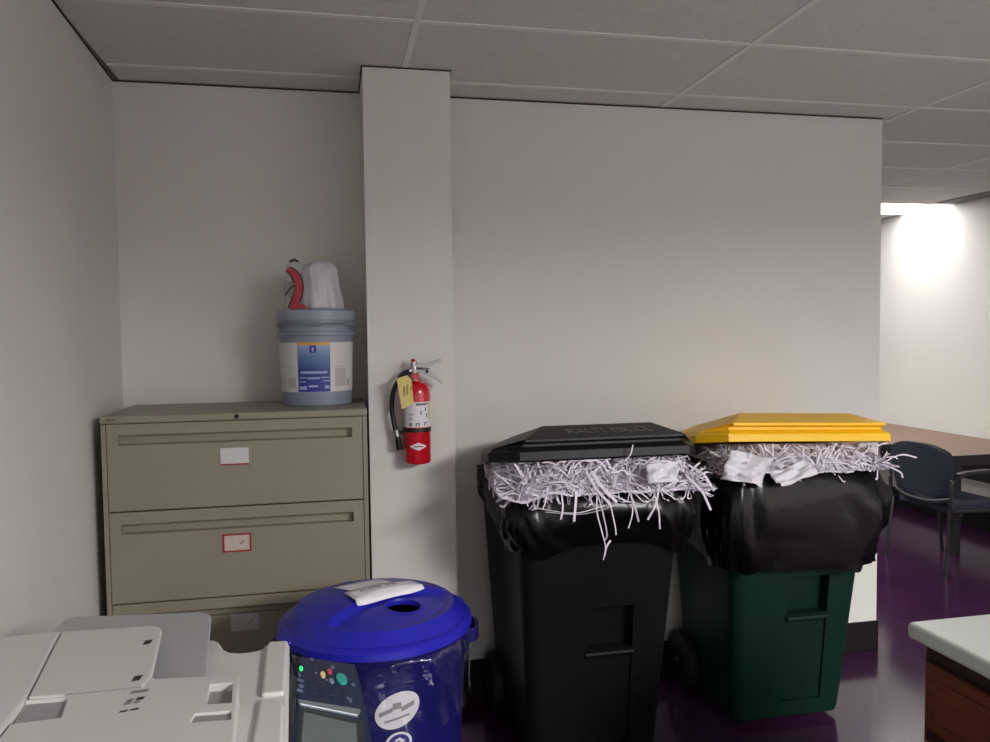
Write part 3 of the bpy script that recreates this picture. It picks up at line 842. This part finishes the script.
radii = [0, .015, .03, .045, .06, .075, .09, .105, .12, .135, .15, .165, .18, .19, .2, .208, .216, .226, .232, .240, .252, .262, .270, .277, .282]
n = 96; rings = []
c = b.verts.new((RX, RY, lidtop(RX, RY)))
for r in radii[1:]:
    rings.append([b.verts.new((RX+r*cos(2*pi*i/n), RY+r*sin(2*pi*i/n), lidtop(RX+r*cos(2*pi*i/n), RY+r*sin(2*pi*i/n)))) for i in range(n)])
rings.append([b.verts.new((RX+.284*cos(2*pi*i/n), RY+.284*sin(2*pi*i/n), .782)) for i in range(n)])
rings.append([b.verts.new((RX+.277*cos(2*pi*i/n), RY+.277*sin(2*pi*i/n), .782)) for i in range(n)])
for r in reversed([.06, .12, .18, .225, .25, .272]):
    rings.append([b.verts.new((RX+r*cos(2*pi*i/n), RY+r*sin(2*pi*i/n), (.842+.026*(1-(r/.232)**2)-.030 if r < .226 else .80))) for i in range(n)])
for i in range(n): b.faces.new([c, rings[0][i], rings[0][(i+1) % n]])
for k in range(len(rings)-1):
    for i in range(n): b.faces.new([rings[k][i], rings[k+1][i], rings[k+1][(i+1) % n], rings[k][(i+1) % n]])
b.faces.new(rings[-1])
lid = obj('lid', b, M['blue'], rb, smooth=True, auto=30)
c = BM(); tube(c, [(.183, 2.247, .70), (.183, 2.247, .95)], .050, 40); cut(lid, c)
for p in lid.data.polygons: p.use_smooth = True
for e in bm_sharp(lid.data, 28): e.use_edge_sharp = True
b = BM(); rr_ = [[(.183+r*cos(2*pi*i/40), 2.247+r*sin(2*pi*i/40), lidtop(.183+r*cos(2*pi*i/40), 2.247+r*sin(2*pi*i/40))+z) for i in range(40)] for r, z in ((.0575, .0005), (.055, .003), (.051, .003), (.0495, -.003))]
loft(b, rr_, False, False); obj('hole_rim', b, M['blue'], lid, smooth=True)
for s, a in ((1, 196), (1, -10)):
    b = BM(); a = radians(a); q = Vector((RX+.284*cos(a), RY+.284*sin(a), 0)); tg = Vector((-sin(a), cos(a), 0)); nr = Vector((cos(a), sin(a), 0))
    P = [q-tg*.055-nr*.022, q-tg*.045+nr*.006, q-tg*.02+nr*.014, q+tg*.02+nr*.014, q+tg*.045+nr*.006, q+tg*.055-nr*.022]
    rings = [[p+Vector((0, 0, .735))-nr*.006, p+Vector((0, 0, .735))+nr*.006, p+Vector((0, 0, .775))+nr*.006, p+Vector((0, 0, .775))-nr*.006] for p in P]
    loft(b, rings); obj('grip', b, M['blue_body'], rb, bevel=.004)
for a in (203, 24):
    b = BM(); a = radians(a)
    rings = []
    for k in range(7):
        t = a+radians(-9+3*k); e = .004 if k in (0, 6) else .010
        rings.append([(RX+r*cos(t), RY+r*sin(t), z) for r, z in ((.278, .786), (.284+e, .786), (.284+e, .800), (.278, .806))])
    loft(b, rings); obj('lid_tab', b, M['blue'], lid, bevel=.003)
def on_lid(name, quad, m, off=.0016, nu=10, nv=6):
    b = BM(); vs = {}
    for i in range(nu+1):
        for j in range(nv+1):
            s, t = i/nu, j/nv
            p = [quad[0][k]*(1-s)*(1-t)+quad[1][k]*s*(1-t)+quad[2][k]*s*t+quad[3][k]*(1-s)*t for k in (0, 1)]
            vs[i, j] = b.verts.new((p[0], p[1], lidtop(*p)+off))
    for i in range(nu):
        for j in range(nv): b.faces.new([vs[i, j], vs[i+1, j], vs[i+1, j+1], vs[i, j+1]])
    return obj(name, b, m, lid, smooth=True, auto=180, solid=.0008)
on_lid('paper_note', [(-.016, 2.440), (.124, 2.497), (.176, 2.420), (.047, 2.345)], M['paper'])
on_lid('paper_note', [(.016, 2.335), (.222, 2.435), (.258, 2.358), (.052, 2.236)], M['paper'], .0075)
for q in ([(.085, 2.340), (.125, 2.360), (.129, 2.352), (.089, 2.332)], [(.14, 2.37), (.17, 2.384), (.173, 2.377), (.143, 2.363)], [(.06, 2.325), (.08, 2.335), (.085, 2.327), (.064, 2.317)]):
    on_lid('note_print', q, M['sticker_ink'], .0095, 4, 2)
b = BM(); oval_patch(b, RX, RY, rbf, -81, 13.5, .634, .050, .003, rot=.010); st = obj('oval_sticker', b, M['sticker'], rb, smooth=True)
def sp_(a0, a1, z0, z1, sl=0.012, m='sticker_ink'):
    b = BM(); rows = []
    for i in range(9):
        u = i/8; a = radians(a0+(a1-a0)*u); dz = sl*(u-.5); r = rbf(z0)+.0042
        rows.append([(RX+r*cos(a), RY+r*sin(a), z0+dz), (RX+r*cos(a), RY+r*sin(a), z1+dz)])
    loft(b, rows, False, False, closed=False); obj('sticker_print', b, M[m], st)
sp_(-92, -84, .627, .639); sp_(-79, -71, .635, .648); sp_(-84, -79, .638, .656, .002); sp_(-89, -74, .609, .615)
b = BM(); oval_patch(b, RX, RY, rbf, -80.5, 8.2, .541, .032, .003); s2 = obj('round_sticker', b, M['sticker'], rb, smooth=True)
b = BM(); oval_patch(b, RX, RY, rbf, -80.5, 6.6, .541, .026, .0042); obj('sticker_field', b, M['sticker_blue'], s2, smooth=True)
b = BM()
for k in range(3):   # three chasing arrows
    t0 = pi/2+k*2*pi/3
    pts = []
    for (u, v) in ((-.45, .55), (.1, .80), (.45, .45), (.70, .42), (.36, .05), (-.02, .34), (.16, .40), (.0, .52), (-.28, .30)):
        uu = u*cos(t0-pi/2)-v*sin(t0-pi/2); vv = u*sin(t0-pi/2)+v*cos(t0-pi/2)
        a = radians(-80.5+uu*5.6); z = .541+vv*.022; r = rbf(z)+.0052
        pts.append(b.verts.new((RX+r*cos(a), RY+r*sin(a), z)))
    b.faces.new(pts)
bmesh.ops.triangulate(b, faces=b.faces)
obj('recycling_symbol', b, M['sticker'], s2)
# clear liner hanging out under the lid
b = BM(); rings = []
n = 120
for j, (dr, z) in enumerate([(-.012, .776), (.004, .779), (.012, .765), (.010, .72), (.013, .67), (.012, .62), (.016, .575)]):
    r = []
    for i in range(n):
        a = 2*pi*i/n
        w = noise.noise(Vector((cos(a)*4, sin(a)*4, z*7)))*.012+.004*sin(31*a+z*30)
        right = .5+.5*cos(a+.35)
        rad = max(rbf(z)+.006, .277+dr*.6+w*(j > 1) - (.776-z)*.13*(1-.75*right)) if j > 0 else .272
        drop = (z-.779)*( -.25+.0*right)+noise.noise(Vector((cos(a)*3, sin(a)*3, 5)))*.03*(j/6)
        zz = z+drop*(j > 1) - (.06*right*(j/6.))
        r.append((RX+rad*cos(a), RY+rad*sin(a), zz))
    rings.append(r)
loft(b, rings, False, False)
o = obj('clear_liner', b, M['clear'], None, smooth=True, auto=180)
setp(o, 'clear plastic liner hanging out below the lid of the blue barrel', 'bag liner')

# ------------------------------------------------------------------ copier
cp = thing('copier', 'white office copier with document feeder in the left foreground', 'copier', (-.45, 1.25, 0))
b = BM(); box(b, (-.78, .72, .05), (-.12, 1.60, .78)); box(b, (-.74, .76, .0), (-.16, 1.56, .05)); obj('body', b, M['copier_light'], cp, bevel=.012)
b = BM()
for z in (.10, .32, .54): box(b, (-.125, .80, z), (-.10, 1.52, z+.19))
obj('paper_drawer', b, M['copier'], cp, bevel=.006)
arc = [(-.160, 1.662), (-.168, 1.655), (-.185, 1.651), (-.205, 1.652), (-.222, 1.659), (-.236, 1.676), (-.244, 1.700), (-.253, 1.722), (-.264, 1.735)]
b = BM(); prism(b, [(-.785, .60), (-.062, .60), (-.085, 1.264), (-.105, 1.679), (-.152, 1.684)]+arc+[(-.30, 1.738), (-.785, 1.730)], .78, .988)
obj('scanner_deck', b, M['copier_light'], cp, bevel=.006)
b = BM(); prism(b, [(-.150, 1.650), (-.145, 1.676), (-.107, 1.672), (-.100, 1.428), (-.140, 1.428)], .986, .997); obj('side_ridge', b, M['copier_light'], cp, bevel=.005)
b = BM(); prism(b, [(-.141, 1.408)]+[(-.112, 1.408), (-.103, 1.398), (-.098, 1.38), (-.066, .70), (-.135, .70)], .986, .996); obj('front_cover', b, M['copier_light'], cp, bevel=.005)
b = BM(); prism(b, [(-.605, 1.895), (-.585, 1.905), (-.310, 1.868), (-.290, 1.852), (-.282, 1.823), (-.244, 1.50), (-.347, 1.45), (-.62, 1.45)], lambda x, y: .996, lambda x, y: 1.005); obj('output_tray', b, M['copier_grey'], cp, bevel=.003)
b = BM(); prism(b, [(-.550, 1.697), (-.378, 1.689), (-.362, 1.680), (-.353, 1.662), (-.324, 1.437), (-.330, 1.391), (-.440, 1.389), (-.506, 1.394)], 1.034, 1.046); ft = obj('feed_tray', b, M['copier'], cp, bevel=.003)
for x, y in ((-.366, 1.595), (-.347, 1.428)):
    b = BM(); prism(b, [(x-.006, y-.010), (x+.006, y-.008), (x+.008, y+.012), (x-.005, y+.010)], 1.0455, 1.0468)
    obj('tray_mark', b, M['ink'], ft)
b = BM(); prism(b, [(-.324, 1.434), (-.316, 1.425), (-.175, 1.408), (-.158, 1.171), (-.145, .70), (-.500, .70), (-.498, 1.18), (-.500, 1.30), (-.508, 1.388), (-.440, 1.388), (-.330, 1.391)], .989, 1.044)
fcov = obj('feeder_cover', b, M['copier'], cp, bevel=.004)
for pts, dz in (([(-.219, 1.381), (-.181, 1.377), (-.174, 1.302), (-.216, 1.306)], .014), ([(-.226, 1.277), (-.171, 1.273), (-.168, 1.244), (-.230, 1.248)], .005), ([(-.520, 1.386), (-.443, 1.383), (-.430, 1.310), (-.520, 1.305)], .007)):
    c = BM(); prism(c, pts, 1.044-dz, 1.08); cut(fcov, c)
def decal(name, pts, z, m, par, th=.0006):
    b = BM(); prism(b, pts, z, z+th); return obj(name, b, m, par)
decal('slot_floor', [(-.2185, 1.380), (-.1815, 1.376), (-.1745, 1.303), (-.2155, 1.3065)], 1.0302, M['copier_slot'], fcov)
decal('slot_floor', [(-.2255, 1.276), (-.1715, 1.272), (-.1685, 1.245), (-.2295, 1.249)], 1.0391, M['copier_slot'], fcov)
decal('pad', [(-.504, 1.385), (-.4435, 1.382), (-.4305, 1.311), (-.498, 1.306)], 1.0372, M['copier_pad'], fcov)
decal('seam', [(-.449, 1.3885), (-.331, 1.3905), (-.331, 1.3925), (-.449, 1.3905)], 1.0440, M['copier_slot'], fcov, .0022)
for pts, m in (([(-.345, 1.372), (-.318, 1.374), (-.316, 1.384), (-.343, 1.382)], 'ink_soft'), ([(-.345, 1.332), (-.336, 1.333), (-.333, 1.352), (-.342, 1.351)], 'ink_soft'), ([(-.330, 1.345), (-.319, 1.346), (-.317, 1.356), (-.328, 1.355)], 'ink'), ([(-.332, 1.334), (-.322, 1.335), (-.321, 1.342), (-.331, 1.341)], 'ink_soft'),
               ([(-.345, 1.306), (-.334, 1.308), (-.333, 1.313), (-.344, 1.311)], 'ink'), ([(-.330, 1.309), (-.318, 1.311), (-.317, 1.316), (-.329, 1.314)], 'ink')):
    decal('feeder_mark', pts, 1.0442, M[m], fcov)
b = BM(); prism(b, [(-.785, 1.690), (-.66, 1.696), (-.553, 1.703), (-.5095, 1.40), (-.5045, 1.30), (-.503, 1.18), (-.505, .70), (-.785, .70)], .989, 1.046); obj('rear_cover', b, M['copier'], cp, bevel=.006)
b = BM(); prism(b, [(-.572, 1.695), (-.540, 1.69), (-.49, 1.40), (-.49, .72), (-.60, .72)], .988, 1.026); obj('hinge_strip', b, M['copier_pad'], cp)
# control panel, tilted down towards the operator on the right
pzf = lambda x, y: .969-.4*(x+.082)
b = BM(); prism(b, [(-.082, .90), (.072, .90), (.053, 1.37), (.040, 1.62), (.032, 1.694), (-.082, 1.652)], lambda x, y: pzf(x, y)-.05, pzf); cpl = obj('control_panel', b, M['panel'], cp, bevel=.005)
b = BM(); box(b, (-.10, .95, .86), (-.04, 1.55, .93)); obj('panel_arm', b, M['copier_light'], cp, bevel=.004)
def pd(name, cx, cy, rx, ry, m, h=.003, n=24, par=None):
    b = BM(); prism(b, [(cx+rx*cos(2*pi*i/n), cy+ry*sin(2*pi*i/n)) for i in range(n)], lambda x, y: pzf(x, y)-.001, lambda x, y: pzf(x, y)+h); return obj(name, b, m, par or cpl, bevel=min(.001, h*.4))
pd('indicator_light', -.0775, 1.590, .0035, .011, M['led'], .0015)
pd('stop_button', -.022, 1.613, .005, .012, M['btn_red'])
pd('pause_button', -.035, 1.588, .005, .014, M['btn_yellow'])
pd('start_button', .002, 1.592, .011, .023, M['btn_teal'], .004)
pd('clear_button', -.018, 1.570, .005, .010, M['btn_grey'])
def pq(name, x0, x1, y0, y1, m, h=.0012, sk=.10):
    b = BM(); prism(b, [(x0, y0), (x1, y0+(x1-x0)*sk), (x1, y1+(x1-x0)*sk), (x0, y1)], lambda x, y: pzf(x, y)-.001, lambda x, y: pzf(x, y)+h); return obj(name, b, m, cpl)
for y in (1.537, 1.516, 1.497):
    for x in (-.056, -.037, -.016, .006): pd('key', x, y+(x+.05)*.1, .006, .0055, M['panel'], .0015)
for x, y, rx, ry in ((-.075, 1.512, .005, .008), (-.078, 1.536, .004, .006), (-.073, 1.536, .003, .006), (-.079, 1.560, .003, .008), (-.074, 1.492, .004, .007), (-.079, 1.492, .003, .007), (.018, 1.510, .003, .010), (.013, 1.517, .003, .005), (.025, 1.585, .004, .007), (-.048, 1.590, .003, .004), (-.028, 1.572, .003, .005), (-.017, 1.505, .002, .006), (-.016, 1.64, .004, .009), (-.058, 1.65, .003, .008)):
    pd('key_mark', x, y, rx, ry, M['mark'], .001, 10)
pq('bezel', -.074, .040, .94, 1.428, M['bezel'], .0012)
pq('screen', -.066, .026, .96, 1.408, M['screen'], .0022)
b = BM(); prism(b, [(-.074, 1.430), (.030, 1.447), (.036, 1.474), (-.078, 1.445)], lambda x, y: pzf(x, y)-.001, lambda x, y: pzf(x, y)+.006); obj('panel_bar', b, M['panel_bar'], cpl, bevel=.002)

# ------------------------------------------------------------------ counter, lower right
def prof_top(x0, y0, x1, y1, z0, z1):
    b = BM(); box(b, (x0, y0, z0), (x1, y1, z1)); return b
o = obj('countertop', prof_top(1.400, -.40, 2.06, 1.688, .858, .900), M['counter'], None, bevel=.012, seg=4)
setp(o, 'pale grey laminate countertop with rounded edge on the wooden drawers', 'countertop')
ca = thing('drawer_cabinet', 'brown wooden base cabinet with drawers under the pale countertop', 'cabinet', (1.74, .65, 0))
KX, KY = 1.440, 1.662
b = BM(); box(b, (KX, -.38, .10), (2.05, KY, .858)); box(b, (KX+.06, -.36, 0), (2.05, KY-.02, .10)); obj('body', b, M['wood_dark'], ca, bevel=.002)
b = BM(); box(b, (KX+.001, KY, .10), (2.05, KY+.006, .857)); obj('end_panel', b, M['wood'], ca)
def kdrawer(z0, z1, y0, y1):
    b = BM(); box(b, (KX-.020, y0, z0), (KX, y1, z1)); o = obj('drawer', b, M['wood'], ca, bevel=.005)
    b = BM(); box(b, (KX-.026, y0+.035, z0+.030), (KX-.020, y1-.035, z1-.030)); obj('raised_panel', b, M['wood'], o, bevel=.004)
    b = BM(); yc = (y0+y1)/2 if z1 > .7 else y1-.10; tube(b, [(KX-.026, yc, z1-.05), (KX-.04, yc, z1-.05)], [.006, .012], 14); obj('knob', b, M['brass'], o, smooth=True)
for z0, z1 in ((.645, .812), (.44, .615), (.13, .41)):
    for y0, y1 in ((1.16, 1.645), (.64, 1.13), (.12, .61)): kdrawer(z0, z1, y0, y1)

# ------------------------------------------------------------------ table and chair in the far room
tb = thing('table', 'long brown laminate table along the far right wall', 'table', (4.67, 6.0, 0))
b = BM(); box(b, (4.215, 4.665, .715), (5.115, 7.6, .742)); o = obj('tabletop', b, M['table'], tb, bevel=.003)
b = BM()
for lo, hi in (((4.205, 4.655, .712), (4.215, 7.61, .741)), ((4.205, 4.655, .712), (5.118, 4.665, .741)), ((4.205, 7.6, .712), (5.118, 7.61, .741))): box(b, lo, hi)
obj('edge_band', b, M['table_edge'], tb)
b = BM(); box(b, (4.25, 4.70, .66), (5.08, 4.72, .715)); box(b, (4.25, 7.53, .66), (5.08, 7.55, .715)); box(b, (5.06, 4.72, .40), (5.08, 7.53, .715)); obj('apron', b, M['table_edge'], tb)
for x, y in ((4.33, 4.75), (5.03, 4.75), (4.33, 7.48), (5.03, 7.48)):
    b = BM(); box(b, (x-.025, y-.025, 0), (x+.025, y+.025, .715)); obj('leg', b, M['table_edge'], tb, bevel=.004)

CXc, CYc = 4.15, 4.63
ch = thing('office_chair', 'navy upholstered armchair with black frame facing the long brown table', 'chair', (CXc, CYc, 0))
X = Matrix.Translation((CXc, CYc, 0)) @ Matrix.Rotation(radians(4), 4, 'Z')
def tx(pts): return [X @ Vector(p) for p in pts]
b = BM(); rings = []
zs = [.47, .475, .50, .60, .72, .79, .822, .832]
for k, z in enumerate(zs):
    z += .025; u = (z-.495)/.36; hw = [.20, .225, .238, .25, .255, .25, .23, .19][k]
    r = []
    m = 14
    for i in range(m+1):
        s = -1+2*i/m
        r.append((-.235-.05*u+.05*s*s*-1*-.6, s*hw, z-.035*abs(s)**4*(1 if u > .5 else -.3)))
    for i in range(m, -1, -1):
        s = -1+2*i/m
        r.append((-.190-.05*u+.03*s*s, s*hw, z-.035*abs(s)**4*(1 if u > .5 else -.3)))
    rings.append(tx(r))
loft(b, rings); obj('backrest', b, M['chair'], ch, smooth=True, auto=50)
b = BM(); rings = []
for z, e in ((.415, .02), (.422, 0), (.455, 0), (.468, .012), (.472, .04)):
    rings.append(tx([(x, y, z) for x, y in rrect(-.21+e, -.245+e, .25-e, .245-e, .07, 5)]))
loft(b, rings); obj('seat', b, M['chair'], ch, smooth=True, auto=50)
b = BM(); tube(b, tx(spline([(-.215, -.235, .505), (-.235, -.12, .475), (-.24, 0, .468), (-.235, .12, .475), (-.215, .235, .505)], 5)), .016, 10); obj('back_rail', b, M['chair_frame'], ch, smooth=True)
for s in (-1, 1):
    y = s*.262
    b = BM(); tube(b, tx(spline([(-.225, y, .44), (-.235, y, .60), (-.21, y, .645), (-.12, y, .668), (.06, y, .672), (.12, y, .66)], 5)), .013, 10); ar = obj('arm_frame', b, M['chair_frame'], ch, smooth=True)
    b = BM(); rings = [tx([(x, y-.026, z-.002), (x, y+.026, z-.002), (x, y+.022, z+.016), (x, y-.022, z+.016)]) for x, z in ((-.19, .664), (-.12, .676), (.06, .680), (.125, .672))]
    loft(b, rings); obj('arm_pad', b, M['chair_frame'], ar, bevel=.006)
    b = BM(); tube(b, tx([(-.225, y, .46), (-.225, s*.245, .43), (-.27, y, .0)]), .012, 10); obj('leg', b, M['chair_frame'], ch, smooth=True)
    b = BM(); tube(b, tx([(.12, y, .66), (.15, y, .58), (.20, y, .30), (.235, y, .0)]), .012, 10); obj('leg', b, M['chair_frame'], ch, smooth=True)
    b = BM(); tube(b, tx([(-.225, y, .43), (.18, y, .41)]), .011, 10); obj('side_rail', b, M['chair_frame'], ch, smooth=True)
b = BM(); tube(b, tx([(-.15, -.262, .405), (-.15, .262, .405)]), .011, 8); tube(b, tx([(.15, -.262, .405), (.15, .262, .405)]), .011, 8); obj('stretcher', b, M['chair_frame'], ch)

# ------------------------------------------------------------------ camera
F, yaw, pitch, roll, ch_ = 780.89, .2036, -.0489, -.0117, 1.6383
f = Vector((sin(yaw)*cos(pitch), cos(yaw)*cos(pitch), sin(pitch)))
rt = Vector((cos(yaw), -sin(yaw), 0)); up = rt.cross(f)
r2 = rt*cos(roll)+up*sin(roll); u2 = r2.cross(f)
cam = bpy.data.cameras.new('camera'); co = bpy.data.objects.new('camera', cam); link(co)
mw = Matrix.Identity(4)
for i in range(3):
    mw[i][0] = r2[i]; mw[i][1] = u2[i]; mw[i][2] = -f[i]
mw[2][3] = ch_
co.matrix_world = mw
cam.sensor_fit = 'HORIZONTAL'; cam.sensor_width = 36; cam.lens = F/990*36
cam.clip_start = .05; cam.clip_end = 60
SC.camera = co

# ------------------------------------------------------------------ light
def area(name, loc, sx, sy, power, col=(1, 1, 1), rot=(0, 0, 0), spread=180):
    l = bpy.data.lights.new(name, 'AREA'); l.shape = 'RECTANGLE'; l.size = sx; l.size_y = sy
    l.energy = power; l.color = col; l.spread = radians(spread)
    o = bpy.data.objects.new(name, l); o.location = loc; o.rotation_euler = rot; link(o); return o
area('ceiling_lamp_main', (2.75, -2.2, H-.005), 1.16, 2.4, 650, (1, .985, .97), spread=170)
area('ceiling_lamp_rear', (.3, -4.2, H-.005), 1.16, 1.16, 50, (.92, .98, 1), spread=170)
area('fill_lamp_far', (2.1, 6.0, H-.005), 1.16, .56, 105, (1, .99, .98), spread=168)  # added fill lamp, out of view, lifts the far wall and table
W = bpy.data.worlds.new('world'); SC.world = W; W.use_nodes = True
W.node_tree.nodes['Background'].inputs[0].default_value = (.5, .52, .55, 1); W.node_tree.nodes['Background'].inputs[1].default_value = .05

vs = SC.view_settings
vs.view_transform = 'Standard'; vs.look = 'None'; vs.gamma = 1; vs.exposure = 0; vs.use_curve_mapping = False
SC.cycles.use_denoising = True
SC.cycles.max_bounces = 8; SC.cycles.diffuse_bounces = 5; SC.cycles.transparent_max_bounces = 12
SC.cycles.sample_clamp_indirect = 6
